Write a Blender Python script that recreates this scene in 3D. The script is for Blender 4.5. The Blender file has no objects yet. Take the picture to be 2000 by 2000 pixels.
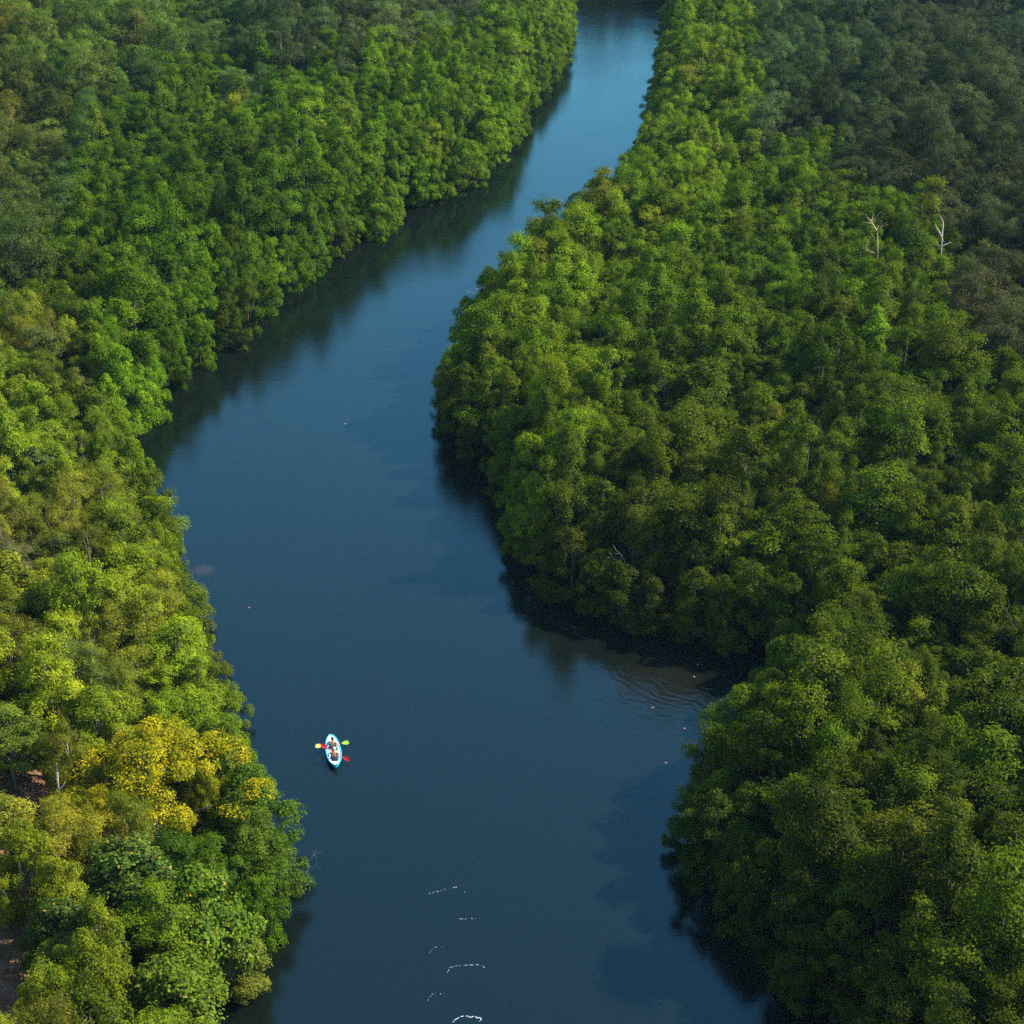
import bpy, math, random
import numpy as np

# ------------------------------------------------------------------ camera, sky, sun, exposure
C = bpy.context.scene.collection
SC = bpy.context.scene
R = math.radians
CAM_H, PITCH, FPX = 65.0, R(27.2), 3500.0      # drone height, tilt below the horizon, focal length for a 2000 px wide frame
cam_data = bpy.data.cameras.new('camera'); cam = bpy.data.objects.new('camera', cam_data); C.objects.link(cam)
cam.location = (0, 0, CAM_H); cam.rotation_euler = (R(90) - PITCH, 0, 0)
cam_data.sensor_width = 36; cam_data.lens = 36 * FPX / 2000; cam_data.clip_end = 6000; cam_data.clip_start = 0.5
SC.camera = cam
SUN_AZ, SUN_EL = R(74), R(41)                  # azimuth clockwise from +Y
world = bpy.data.worlds.new('World'); SC.world = world; world.use_nodes = True
wn = world.node_tree.nodes; wl = world.node_tree.links
sky = wn.new('ShaderNodeTexSky'); sky.sky_type = 'NISHITA'; sky.sun_disc = False
sky.sun_elevation = SUN_EL; sky.sun_rotation = SUN_AZ; sky.air_density = 1.5; sky.dust_density = 0.1; sky.ozone_density = 6.0
wl.new(sky.outputs[0], wn['Background'].inputs[0]); wn['Background'].inputs[1].default_value = 0.15
sun_data = bpy.data.lights.new('sun', 'SUN'); sun = bpy.data.objects.new('sun', sun_data); C.objects.link(sun)
sun_data.energy = 5.0; sun_data.angle = R(0.53); sun_data.color = (1.0, 0.93, 0.80)
sd = (math.sin(SUN_AZ) * math.cos(SUN_EL), math.cos(SUN_AZ) * math.cos(SUN_EL), math.sin(SUN_EL))
from mathutils import Vector
sun.rotation_euler = Vector(sd).to_track_quat('Z', 'Y').to_euler(); sun.location = (60, 120, 120)
SC.view_settings.view_transform = 'Standard'; SC.view_settings.look = 'None'; SC.view_settings.gamma = 1
SC.view_settings.exposure = 0.9
SC.cycles.max_bounces = 5; SC.cycles.diffuse_bounces = 1; SC.cycles.glossy_bounces = 2
SC.cycles.transmission_bounces = 3; SC.cycles.volume_bounces = 0; SC.cycles.transparent_max_bounces = 4
SC.cycles.caustics_reflective = False; SC.cycles.caustics_refractive = False
HAZE = 0.00006
SC.cycles.use_denoising = False
SC.cycles.sample_clamp_indirect = 2.0

# ------------------------------------------------------------------ pixel <-> world (photo pixels, 2000 x 2000)
cP, sP = math.cos(PITCH), math.sin(PITCH)
def ray(u, v):
    a, b = (u - 1000) / FPX, (1000 - v) / FPX
    return np.array([a, cP + b * sP, -sP + b * cP])
def at(u, v, z=0.0):
    d = ray(u, v); t = (z - CAM_H) / d[2]
    return np.array([0, 0, CAM_H]) + d * t
def proj(x, y, z):
    dz = z - CAM_H
    f = y * cP - dz * sP; up = y * sP + dz * cP
    return 1000 + FPX * x / f, 1000 - FPX * up / f, f

# banks traced as (u, v, height of the canopy point traced), from far to near; in a 1932 px wide copy of the photo
k_ = 2000 / 1932
LEFT = [(1055,-95,1),(1078,-40,1),(1082,0,1),(1086,60,1),(1080,100,1),(1055,140,1),(1000,215,1),(985,280,1),(940,320,1),(900,345,1),(850,365,1),(770,395,1),
        (740,430,1),(690,455,1),(640,487,1),(610,515,1),(545,550,1),(520,575,1),(500,605,1),(450,640,1),(410,670,1),(352,690,1),
        (332,740,1),(300,790,1),(265,835,1),(262,875,1),(320,935,4),(330,1000,4),(350,1060,3.5),(375,1110,3.5),(405,1160,3.5),
        (412,1220,3.5),(430,1270,3.5),(472,1330,3.5),(480,1390,3.5),(508,1450,3.5),(540,1530,3.5),(548,1600,3.5),(560,1680,3),
        (555,1745,1.5),(500,1770,1),(480,1800,1),(515,1830,2),(440,1875,2),(420,1940,2),(390,2100,2),(370,2400,2)]
RIGHT = [(1262,-95,4),(1255,-30,4),(1248,30,4),(1240,70,4),(1238,110,4),(1225,150,5),(1212,205,5),(1190,250,5.5),(1150,300,5.5),(1085,350,5.5),(1028,390,5.5),
         (985,440,5.5),(940,495,5.5),(895,540,5),(855,570,5),(855,620,4.5),(815,680,4),(808,760,2),(830,815,1),(885,860,1),
         (935,920,1),(955,980,1),(960,1050,1),(1010,1090,1),(1070,1135,1),(1130,1165,1),(1200,1178,1),(1270,1190,1),(1335,1205,1),
         (1395,1225,1),(1440,1250,.5),(1400,1250,5),(1370,1265,5),(1300,1315,5),(1290,1370,5),(1280,1430,4.5),(1270,1520,4),(1280,1590,3),(1300,1650,1),
         (1380,1745,1),(1430,1830,1),(1480,1880,1),(1545,1935,1),(1590,2050,1),(1650,2400,1)]
LW = [at(u * k_, v * k_, z)[:2] for u, v, z in LEFT]
RW = [at(u * k_, v * k_, z)[:2] for u, v, z in RIGHT]
# beyond the frame the river bends to the left; below the frame it runs on towards and past the drone
far = [(-30, LW[0][1] + 6), (-140, LW[0][1] - 10), (-400, LW[0][1] + 30), (-400, LW[0][1] + 60), (-140, LW[0][1] + 18), (RW[0][0] - 8, RW[0][1] + 10)]
LW = [np.array(p) for p in LW]
POLY = np.array(LW + [np.array([LW[-1][0] + 1, 20.]), np.array([LW[-1][0], -200.]), np.array([RW[-1][0], -200.]), np.array([RW[-1][0] - 1, 20.])]
                + RW[::-1] + [np.array(p) for p in far[::-1]])

def river_sd(x, y):
    """signed distance to the river's edge: negative over water"""
    x = np.asarray(x, float); y = np.asarray(y, float); sh = x.shape; x = x.ravel(); y = y.ravel()
    best = np.full(x.shape, 1e9); ins = np.zeros(x.shape, bool); n = len(POLY)
    for i in range(n):
        ax, ay = POLY[i]; bx, by = POLY[(i + 1) % n]
        ex, ey = bx - ax, by - ay; L = ex * ex + ey * ey + 1e-12
        t = np.clip(((x - ax) * ex + (y - ay) * ey) / L, 0, 1)
        best = np.minimum(best, (x - ax - t * ex) ** 2 + (y - ay - t * ey) ** 2)
        c = ((ay > y) != (by > y))
        with np.errstate(divide='ignore', invalid='ignore'):
            ins ^= c & (x < ex * (y - ay) / (ey if abs(ey) > 1e-12 else 1e-12) + ax)
    d = np.sqrt(best)
    return np.where(ins, -d, d).reshape(sh)

def sstep(a, b, x):
    t = np.clip((x - a) / (b - a), 0, 1); return t * t * (3 - 2 * t)
def terr(x, y, d=None):
    x = np.asarray(x, float); y = np.asarray(y, float)
    if d is None: d = river_sd(x, y)
    h = -1.8 + 2.15 * sstep(0.6, 3.8, d)
    left = 1 - sstep(-14, -6, x - (0.0 * y))
    left = np.where(y > 170, 0, left) * (1 - sstep(118, 150, y))
    slope = np.clip(d - 3, 0, 16)
    h = h + left * slope * 0.42
    lf = sstep(185, 250, y) * (x < 0) * sstep(8, 60, d - (30))
    h = h + lf * 4.0
    far_ = sstep(0, 18, y - 352) * sstep(1, 10, d)
    h = h + far_ * 8 + sstep(380, 700, y) * 20
    h = h + np.where(d > 1, 0.18 * np.sin(x * .7) * np.cos(y * .53), 0)
    return h
def at_t(u, v, zoff=0.0):
    z = zoff
    for _ in range(12):
        p = at(u, v, z); z = 0.5 * z + 0.5 * (float(terr(p[0], p[1])) + zoff)
    p = at(u, v, z); return p[0], p[1], float(terr(p[0], p[1]))

# ------------------------------------------------------------------ materials
def mat(name):
    m = bpy.data.materials.new(name); m.use_nodes = True; m.node_tree.nodes.clear()
    return m, m.node_tree.nodes, m.node_tree.links
def principled(name, col, rough=0.6, spec=0.4, noise=None):
    m, n, l = mat(name); o = n.new('ShaderNodeOutputMaterial'); p = n.new('ShaderNodeBsdfPrincipled')
    p.inputs['Base Color'].default_value = (*col, 1); p.inputs['Roughness'].default_value = rough
    p.inputs['Specular IOR Level'].default_value = spec; l.new(p.outputs[0], o.inputs[0])
    if noise:
        sc_, col2 = noise; t = n.new('ShaderNodeTexNoise'); t.inputs['Scale'].default_value = sc_; t.inputs['Detail'].default_value = 5
        g = n.new('ShaderNodeNewGeometry'); l.new(g.outputs['Position'], t.inputs['Vector'])
        r = n.new('ShaderNodeMapRange'); r.inputs[1].default_value = .35; r.inputs[2].default_value = .65; l.new(t.outputs[0], r.inputs[0])
        mx = n.new('ShaderNodeMix'); mx.data_type = 'RGBA'; mx.inputs[6].default_value = (*col, 1); mx.inputs[7].default_value = (*col2, 1)
        l.new(r.outputs[0], mx.inputs[0]); l.new(mx.outputs[2], p.inputs['Base Color'])
    return m

def leaf_mat(name, accent=None, accent_frac=0.0, gloss=0.05):
    """one leaf material: the tree's own tint, varied leaf by leaf and spray by spray"""
    m, n, l = mat(name); o = n.new('ShaderNodeOutputMaterial')
    a = n.new('ShaderNodeAttribute'); a.attribute_type = 'INSTANCER'; a.attribute_name = 'tint'
    g = n.new('ShaderNodeNewGeometry')
    hsv = n.new('ShaderNodeHueSaturation'); l.new(a.outputs['Color'], hsv.inputs['Color'])
    mr = n.new('ShaderNodeMapRange'); mr.inputs[3].default_value = .58; mr.inputs[4].default_value = 1.42; l.new(g.outputs['Random Per Island'], mr.inputs[0])
    # sprays of younger and older leaves
    t = n.new('ShaderNodeTexNoise'); t.inputs['Scale'].default_value = 0.9; t.inputs['Detail'].default_value = 3; l.new(g.outputs['Position'], t.inputs['Vector'])
    m2 = n.new('ShaderNodeMapRange'); m2.inputs[1].default_value = .3; m2.inputs[2].default_value = .7; m2.inputs[3].default_value = .62; m2.inputs[4].default_value = 1.45; l.new(t.outputs[0], m2.inputs[0])
    mu = n.new('ShaderNodeMath'); mu.operation = 'MULTIPLY'; l.new(mr.outputs[0], mu.inputs[0]); l.new(m2.outputs[0], mu.inputs[1])
    l.new(mu.outputs[0], hsv.inputs['Value'])
    h2 = n.new('ShaderNodeMapRange'); h2.inputs[1].default_value = .3; h2.inputs[2].default_value = .7; h2.inputs[3].default_value = .515; h2.inputs[4].default_value = .485; l.new(t.outputs[0], h2.inputs[0])
    l.new(h2.outputs[0], hsv.inputs['Hue'])
    col = hsv.outputs[0]
    if accent:
        wn_ = n.new('ShaderNodeTexWhiteNoise'); wn_.noise_dimensions = '1D'; l.new(g.outputs['Random Per Island'], wn_.inputs['W'])
        th = n.new('ShaderNodeMath'); th.operation = 'LESS_THAN'; th.inputs[1].default_value = accent_frac; l.new(wn_.outputs[0], th.inputs[0])
        mx = n.new('ShaderNodeMix'); mx.data_type = 'RGBA'; l.new(th.outputs[0], mx.inputs[0]); l.new(col, mx.inputs[6]); mx.inputs[7].default_value = (*accent, 1)
        col = mx.outputs[2]
    d = n.new('ShaderNodeBsdfDiffuse'); l.new(col, d.inputs[0])
    tr = n.new('ShaderNodeBsdfTranslucent')
    tc = n.new('ShaderNodeMix'); tc.data_type = 'RGBA'; tc.blend_type = 'MULTIPLY'; tc.inputs[0].default_value = 1; l.new(col, tc.inputs[6]); tc.inputs[7].default_value = (1.25, 1.2, .35, 1)
    l.new(tc.outputs[2], tr.inputs[0])
    m1 = n.new('ShaderNodeMixShader'); m1.inputs[0].default_value = .28; l.new(d.outputs[0], m1.inputs[1]); l.new(tr.outputs[0], m1.inputs[2])
    gl = n.new('ShaderNodeBsdfGlossy'); gl.inputs['Roughness'].default_value = .5; gl.inputs[0].default_value = (1, 1, 1, 1)
    m3 = n.new('ShaderNodeMixShader'); m3.inputs[0].default_value = gloss; l.new(m1.outputs[0], m3.inputs[1]); l.new(gl.outputs[0], m3.inputs[2])
    l.new(m3.outputs[0], o.inputs[0])
    return m

M_LEAF = leaf_mat('mangrove leaves', (.22, .20, .015), .004, .004)
M_HILL = leaf_mat('hillside leaves', (.35, .20, .02), .006, .006)
M_BROAD = leaf_mat('broad leaves', (.45, .24, .02), .02, .005)
M_YELL = leaf_mat('yellow flowering leaves', (.11, .14, .006), .24, .004)
M_BARK = principled('grey brown bark', (.085, .07, .05), .85, .2, (3, (.16, .135, .105)))
M_PALE = principled('pale weathered bark', (.46, .40, .33), .8, .2, (2.5, (.62, .58, .52)))
M_TAN = principled('bleached tan wood', (.42, .27, .13), .8, .2, (2, (.60, .44, .26)))
M_TWIG = principled('grey twigs', (.19, .17, .145), .9, .1, (1.5, (.27, .245, .205)))
M_DRY = principled('dry pinkish brush', (.36, .19, .11), .9, .1, (1.5, (.48, .29, .18)))

def ground_mat():
    m, n, l = mat('forest floor'); o = n.new('ShaderNodeOutputMaterial'); p = n.new('ShaderNodeBsdfPrincipled'); l.new(p.outputs[0], o.inputs[0])
    p.inputs['Roughness'].default_value = .95; p.inputs['Specular IOR Level'].default_value = .1
    g = n.new('ShaderNodeNewGeometry'); sp = n.new('ShaderNodeSeparateXYZ'); l.new(g.outputs['Position'], sp.inputs[0])
    t = n.new('ShaderNodeTexNoise'); t.inputs['Scale'].default_value = .45; t.inputs['Detail'].default_value = 9; t.inputs['Roughness'].default_value = .7; l.new(g.outputs['Position'], t.inputs['Vector'])
    r = n.new('ShaderNodeValToRGB'); l.new(t.outputs[0], r.inputs[0])
    e = r.color_ramp.elements; e[0].position = .3; e[0].color = (.022, .016, .009, 1); e[1].position = .72; e[1].color = (.075, .055, .03, 1)
    r2 = n.new('ShaderNodeValToRGB'); l.new(t.outputs[0], r2.inputs[0])
    e = r2.color_ramp.elements; e[0].position = .3; e[0].color = (.10, .055, .028, 1); e[1].position = .75; e[1].color = (.40, .23, .13, 1)
    hz = n.new('ShaderNodeMapRange'); hz.inputs[1].default_value = .8; hz.inputs[2].default_value = 2.2; l.new(sp.outputs[2], hz.inputs[0])
    mx = n.new('ShaderNodeMix'); mx.data_type = 'RGBA'; l.new(hz.outputs[0], mx.inputs[0]); l.new(r.outputs[0], mx.inputs[6]); l.new(r2.outputs[0], mx.inputs[7])
    l.new(mx.outputs[2], p.inputs['Base Color'])
    b = n.new('ShaderNodeBump'); b.inputs['Strength'].default_value = .6; b.inputs['Distance'].default_value = .2; l.new(t.outputs[0], b.inputs['Height']); l.new(b.outputs[0], p.inputs['Normal'])
    return m

def water_mat():
    m, n, l = mat('murky river water'); o = n.new('ShaderNodeOutputMaterial')
    g = n.new('ShaderNodeNewGeometry')
    # suspended silt: sunlit water gives back a little dull green light
    t = n.new('ShaderNodeTexNoise'); t.inputs['Scale'].default_value = .035; t.inputs['Detail'].default_value = 3; l.new(g.outputs['Position'], t.inputs['Vector'])
    cr = n.new('ShaderNodeMix'); cr.data_type = 'RGBA'; cr.inputs[6].default_value = (.0030, .0055, .0042, 1); cr.inputs[7].default_value = (.0055, .0082, .0055, 1); l.new(t.outputs[0], cr.inputs[0])
    col = cr.outputs[2]
    # two shallow brown silt patches by the banks
    for (uu, vv, rad, c, f) in ((398, 1113, 1.1, (.10, .06, .045), .25), (1290, 1335, 4.5, (.018, .015, .008), .35)):
        p = at(uu, vv)
        sb = n.new('ShaderNodeVectorMath'); sb.operation = 'DISTANCE'; l.new(g.outputs['Position'], sb.inputs[0]); sb.inputs[1].default_value = (p[0], p[1], 0)
        mr = n.new('ShaderNodeMapRange'); mr.interpolation_type = 'SMOOTHSTEP'; mr.inputs[1].default_value = rad * .3; mr.inputs[2].default_value = rad; mr.inputs[3].default_value = f; mr.inputs[4].default_value = 0; l.new(sb.outputs['Value'], mr.inputs[0])
        mx = n.new('ShaderNodeMix'); mx.data_type = 'RGBA'; l.new(mr.outputs[0], mx.inputs[0]); l.new(col, mx.inputs[6]); mx.inputs[7].default_value = (*c, 1); col = mx.outputs[2]
    # ripples: fine chop plus long low bands running across the river
    mp = n.new('ShaderNodeMapping'); mp.inputs['Scale'].default_value = (1.0, 1.7, 1); mp.inputs['Rotation'].default_value = (0, 0, .12); l.new(g.outputs['Position'], mp.inputs[0])
    t1 = n.new('ShaderNodeTexNoise'); t1.inputs['Scale'].default_value = 8.0; t1.inputs['Detail'].default_value = 3; l.new(mp.outputs[0], t1.inputs['Vector'])
    mp2 = n.new('ShaderNodeMapping'); mp2.inputs['Scale'].default_value = (.35, 1.3, 1); mp2.inputs['Rotation'].default_value = (0, 0, .15); l.new(g.outputs['Position'], mp2.inputs[0])
    t2 = n.new('ShaderNodeTexNoise'); t2.inputs['Scale'].default_value = 1.0; t2.inputs['Detail'].default_value = 2; l.new(mp2.outputs[0], t2.inputs['Vector'])
    # breeze patches make the chop stronger here and there
    t3 = n.new('ShaderNodeTexNoise'); t3.inputs['Scale'].default_value = .05; t3.inputs['Detail'].default_value = 2; l.new(g.outputs['Position'], t3.inputs['Vector'])
    b3 = n.new('ShaderNodeMapRange'); b3.inputs[1].default_value = .35; b3.inputs[2].default_value = .65; b3.inputs[3].default_value = .55; b3.inputs[4].default_value = 1.25; l.new(t3.outputs[0], b3.inputs[0])
    b1 = n.new('ShaderNodeBump'); b1.inputs['Distance'].default_value = .0055; t1b = n.new('ShaderNodeTexNoise'); t1b.inputs['Scale'].default_value = 3.2; t1b.inputs['Detail'].default_value = 4; t1b.inputs['Roughness'].default_value = .65; l.new(mp.outputs[0], t1b.inputs['Vector'])
    b0 = n.new('ShaderNodeBump'); b0.inputs['Distance'].default_value = .0055; l.new(t1b.outputs[0], b0.inputs['Height']); l.new(b3.outputs[0], b0.inputs['Strength']); l.new(b0.outputs[0], b1.inputs['Normal'])
    l.new(t1.outputs[0], b1.inputs['Height']); l.new(b3.outputs[0], b1.inputs['Strength'])
    b2 = n.new('ShaderNodeBump'); b2.inputs['Strength'].default_value = 1; b2.inputs['Distance'].default_value = .007; l.new(t2.outputs[0], b2.inputs['Height']); l.new(b1.outputs[0], b2.inputs['Normal'])
    # rings of small waves by the mouth of the inlet
    pc = at(1480, 1230); rw = n.new('ShaderNodeTexWave'); rw.wave_type = 'RINGS'; rw.rings_direction = 'SPHERICAL'
    sv = n.new('ShaderNodeVectorMath'); sv.operation = 'SUBTRACT'; l.new(g.outputs['Position'], sv.inputs[0]); sv.inputs[1].default_value = (pc[0], pc[1], 0)
    l.new(sv.outputs[0], rw.inputs['Vector']); rw.inputs['Scale'].default_value = .42; rw.inputs['Distortion'].default_value = 10; rw.inputs['Detail'].default_value = 3; rw.inputs['Detail Scale'].default_value = 1.6
    pm = at(1300, 1370); ds = n.new('ShaderNodeVectorMath'); ds.operation = 'DISTANCE'; l.new(g.outputs['Position'], ds.inputs[0]); ds.inputs[1].default_value = (pm[0], pm[1], 0)
    mm = n.new('ShaderNodeMapRange'); mm.interpolation_type = 'SMOOTHSTEP'; mm.inputs[1].default_value = 1; mm.inputs[2].default_value = 8; mm.inputs[3].default_value = 1; mm.inputs[4].default_value = 0; l.new(ds.outputs['Value'], mm.inputs[0])
    bw = n.new('ShaderNodeBump'); bw.inputs['Distance'].default_value = .009; l.new(mm.outputs[0], bw.inputs['Strength']); l.new(rw.outputs[1], bw.inputs['Height']); l.new(b2.outputs[0], bw.inputs['Normal'])
    N = bw.outputs[0]
    d = n.new('ShaderNodeBsdfDiffuse'); l.new(col, d.inputs[0])
    gl = n.new('ShaderNodeBsdfGlossy'); gl.inputs['Roughness'].default_value = .015; gl.inputs[0].default_value = (.46, .94, 1.0, 1); l.new(N, gl.inputs['Normal'])
    fr = n.new('ShaderNodeFresnel'); fr.inputs[0].default_value = 1.50; l.new(N, fr.inputs['Normal'])
    ms = n.new('ShaderNodeMixShader'); l.new(fr.outputs[0], ms.inputs[0]); l.new(d.outputs[0], ms.inputs[1]); l.new(gl.outputs[0], ms.inputs[2])
    l.new(ms.outputs[0], o.inputs[0])
    return m

# ------------------------------------------------------------------ mesh helpers
class MB:
    def __init__(s): s.v = []; s.f = []; s.m = []
    def tube(s, pts, rad, sides=6, m=0):
        pts = [Vector(p) for p in pts]; b = len(s.v); n = len(pts)
        for i, p in enumerate(pts):
            t = (pts[min(i + 1, n - 1)] - pts[max(i - 1, 0)]).normalized()
            a = t.cross(Vector((0, 0, 1)) if abs(t.z) < .9 else Vector((1, 0, 0))).normalized(); c = t.cross(a)
            for k in range(sides):
                w = 2 * math.pi * k / sides; s.v.append(tuple(p + (a * math.cos(w) + c * math.sin(w)) * rad[i]))
        for i in range(n - 1):
            for k in range(sides):
                k2 = (k + 1) % sides; s.f.append((b + i * sides + k, b + i * sides + k2, b + (i + 1) * sides + k2, b + (i + 1) * sides + k)); s.m.append(m)
        s.f.append(tuple(b + k for k in range(sides))[::-1]); s.m.append(m)
        s.f.append(tuple(b + (n - 1) * sides + k for k in range(sides))); s.m.append(m)
    def ball(s, c, r, seg=10, rings=7, m=0):
        b = len(s.v); rx, ry, rz = (r, r, r) if not hasattr(r, '__len__') else r
        for i in range(rings + 1):
            th = math.pi * i / rings
            for k in range(seg):
                w = 2 * math.pi * k / seg
                s.v.append((c[0] + rx * math.sin(th) * math.cos(w), c[1] + ry * math.sin(th) * math.sin(w), c[2] + rz * math.cos(th)))
        for i in range(rings):
            for k in range(seg):
                k2 = (k + 1) % seg; s.f.append((b + i * seg + k, b + (i + 1) * seg + k, b + (i + 1) * seg + k2, b + i * seg + k2)); s.m.append(m)
    def mesh(s, name, mats, smooth=True):
        me = bpy.data.meshes.new(name); me.from_pydata(s.v, [], s.f)
        for x in mats: me.materials.append(x)
        me.polygons.foreach_set('material_index', s.m); me.polygons.foreach_set('use_smooth', [smooth] * len(s.f)); me.update()
        return me

def quads_mesh(name, V, mats, extra=None):
    """V: (n,4,3) leaf blades; extra: an MB merged in with its own material slot 1"""
    n = len(V); me = bpy.data.meshes.new(name)
    ev = np.array(extra.v, np.float32).reshape(-1, 3) if extra else np.zeros((0, 3), np.float32)
    vv = np.concatenate([V.reshape(-1, 3), ev]).astype(np.float32)
    me.vertices.add(len(vv)); me.vertices.foreach_set('co', vv.ravel())
    loops = list(range(4 * n)); starts = list(range(0, 4 * n, 4)); mi = [0] * n
    if extra:
        for f in extra.f:
            starts.append(len(loops)); loops.extend(4 * n + i for i in f); mi.append(1)
    me.loops.add(len(loops)); me.loops.foreach_set('vertex_index', loops)
    me.polygons.add(len(starts)); me.polygons.foreach_set('loop_start', starts)
    me.polygons.foreach_set('material_index', mi)
    for x in mats: me.materials.append(x)
    me.update(calc_edges=True); me.validate()
    return me

def nrm(a): return a / (np.linalg.norm(a, axis=-1, keepdims=True) + 1e-9)

def crown(rs, Rc, z0, z1, nl, lr, leaves, size, aspect=.55, shape='dome', fill=.12, droop=0.0, squash=.8, up=.45, shell=(.72, 1.06)):
    """a crown of leaf blades gathered in clumps; returns blades (n,4,3) and the clump centres"""
    H = z1 - z0; cen = []; tries = 0
    while len(cen) < nl and tries < 4000:
        tries += 1
        h = rs.rand() ** .8; w = rs.rand() * 2 * math.pi
        prof = {'dome': math.sqrt(max(0, 1 - (h ** 2.2))) * (.72 + .28 * math.sin(min(1, h * 2.5) * math.pi / 2)),
                'cone': (1 - h) ** .62 * .95 + .05, 'flat': math.sqrt(max(0, 1 - (2 * h - 1) ** 2)) if h < .5 else math.sqrt(max(0, 1 - (2 * h - 1) ** 2)),
                'vase': .35 + .65 * h if h < .7 else math.sqrt(max(0, 1 - ((h - .7) / .3) ** 2)) * .9}[shape]
        rad = max(0, Rc * prof - lr * .55) * (rs.rand() ** .35)
        rad *= 1 + .16 * math.sin(2 * w + nl) + .14 * math.sin(3 * w + nl * 2.1)
        p = np.array([rad * math.cos(w), rad * math.sin(w), z0 + lr * .5 + h * (H - lr)])
        r = lr * rs.uniform(.5, 1.35)
        if all(np.linalg.norm((p - q[0]) * (1, 1, 1.2)) > .62 * (r + q[1]) * .8 for q in cen) or tries > 2500: cen.append((p, r))
    P = np.array([c[0] for c in cen]); Q = np.array([c[1] for c in cen])
    pr = Q ** 2; pr /= pr.sum(); idx = rs.choice(len(P), leaves, p=pr)
    nsh = 13; SD = nrm(rs.normal(size=(len(P), nsh, 3)) + np.array([0, 0, .25])); SL = rs.uniform(.72, 1.28, (len(P), nsh)); si = rs.randint(0, nsh, leaves)
    d = nrm(SD[idx, si] + rs.normal(size=(leaves, 3)) * .30); d[:, 2] = np.where(d[:, 2] < -.25, -d[:, 2] * .8, d[:, 2]); d = nrm(d)
    # bumpy clump outline: each clump is itself a handful of leafy shoots
    bump = SL[idx, si]
    rr = Q[idx] * rs.uniform(shell[0], shell[1], leaves) * bump
    inner = rs.rand(leaves) < fill; rr[inner] *= rs.rand(inner.sum()) ** .5
    pos = P[idx] + d * rr[:, None] * np.array([1, 1, squash])
    ax = nrm(pos - np.array([0, 0, z0 + H * .4]))
    n_ = nrm(d * .55 + ax * .25 + np.array([0, 0, up]) + rs.normal(size=(leaves, 3)) * .38)
    t = rs.normal(size=(leaves, 3)); t[:, 2] -= droop; t = nrm(t - n_ * (t * n_).sum(1, keepdims=True)); b = np.cross(n_, t)
    L = size * rs.uniform(.65, 1.35, (leaves, 1)); W = L * aspect
    V = np.stack([pos - t * L * .5, pos + b * W * .5 + t * L * .05, pos + t * L * .5, pos - b * W * .5 + t * L * .05], 1)
    return V, cen

def wood(rs, cen, z0, tr, top, limbs=10, lean=.3, sides=6, stilts=0):
    mb = MB(); x, y = rs.uniform(-lean, lean, 2)
    trunk = [(0, 0, -.6), (x * .2, y * .2, z0 * .5), (x * .6, y * .6, (z0 + top) * .45), (x, y, top)]
    mb.tube(trunk, [tr * 1.25, tr, tr * .72, tr * .22], sides)
    order = sorted(range(len(cen)), key=lambda i: -cen[i][1])[:limbs]
    for i in order:
        p, r = cen[i]; f = min(.95, max(.25, (p[2] - 1.0) / (top + 1e-6) * .72)); s = Vector(trunk[0]).lerp(Vector(trunk[3]), 0)
        s = Vector((x * f, y * f, max(.5, top * f))) ; e = Vector(p) + Vector((0, 0, r * .2)); mid = s.lerp(e, .55) + Vector((*rs.uniform(-.15, .15, 2), rs.uniform(-.1, .25)))
        mb.tube([s, mid, e], [tr * .42, tr * .28, tr * .08], 4)
        for _ in range(2):
            e2 = e + Vector(rs.uniform(-1, 1, 3)) * r * .9; mb.tube([mid.lerp(e, .4), e2], [tr * .16, tr * .05], 3)
    for k in range(stilts):
        w = 2 * math.pi * (k + rs.rand()) / stilts; q = rs.uniform(.7, 1.5); h = rs.uniform(.5, 1.3)
        mb.tube([(0, 0, h), (q * .55 * math.cos(w), q * .55 * math.sin(w), h * .75), (q * math.cos(w), q * math.sin(w), -.8)], [tr * .3, tr * .26, tr * .2], 4)
    return mb

def bare(rs, height, tr, spread, n=7, levels=3, lean=.1, twist=.25, upz=.6, bl=1.0):
    """a leafless tree of tapered, forking limbs"""
    mb = MB()
    def grow(p, d, L, r, lv):
        pts = [p]; q = p.copy(); dd = d.copy()
        for i in range(4):
            dd = (dd + Vector(rs.uniform(-twist, twist, 3))).normalized(); q = q + dd * L / 4; pts.append(q.copy())
        mb.tube(pts, [r * (1 - .16 * i) for i in range(5)], 5 if lv > 1 else 3)
        if lv <= 0: return
        for k in range(n if lv == levels else rs.randint(2, 5)):
            o = pts[rs.randint(2, 5)]; w = rs.uniform(0, 2 * math.pi)
            e = (dd * .5 + Vector((math.cos(w) * spread, math.sin(w) * spread, rs.uniform(-.1, upz)))).normalized()
            grow(o, e, L * rs.uniform(.42, .68) * (bl if lv == levels else 1), r * .42, lv - 1)
    grow(Vector((0, 0, -.5)), Vector((rs.uniform(-lean, lean), rs.uniform(-lean, lean), 1)).normalized(), height, tr, levels)
    return mb

# ------------------------------------------------------------------ tagging and linking
def link(o, parent=None):
    C.objects.link(o)
    if parent: o.parent = parent
    return o
def tag(o, label=None, cat=None, group=None, kind=None):
    if label: o['label'] = label
    if cat: o['category'] = cat
    if group: o['group'] = group
    if kind: o['kind'] = kind
    return o
def empty(name, loc, rz=0.0, sc=(1, 1, 1)):
    o = bpy.data.objects.new(name, None); o.empty_display_size = .5; o.location = loc; o.rotation_euler = (0, 0, rz); o.scale = sc
    return link(o)
def mobj(name, me, parent=None): return link(bpy.data.objects.new(name, me), parent)

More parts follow.
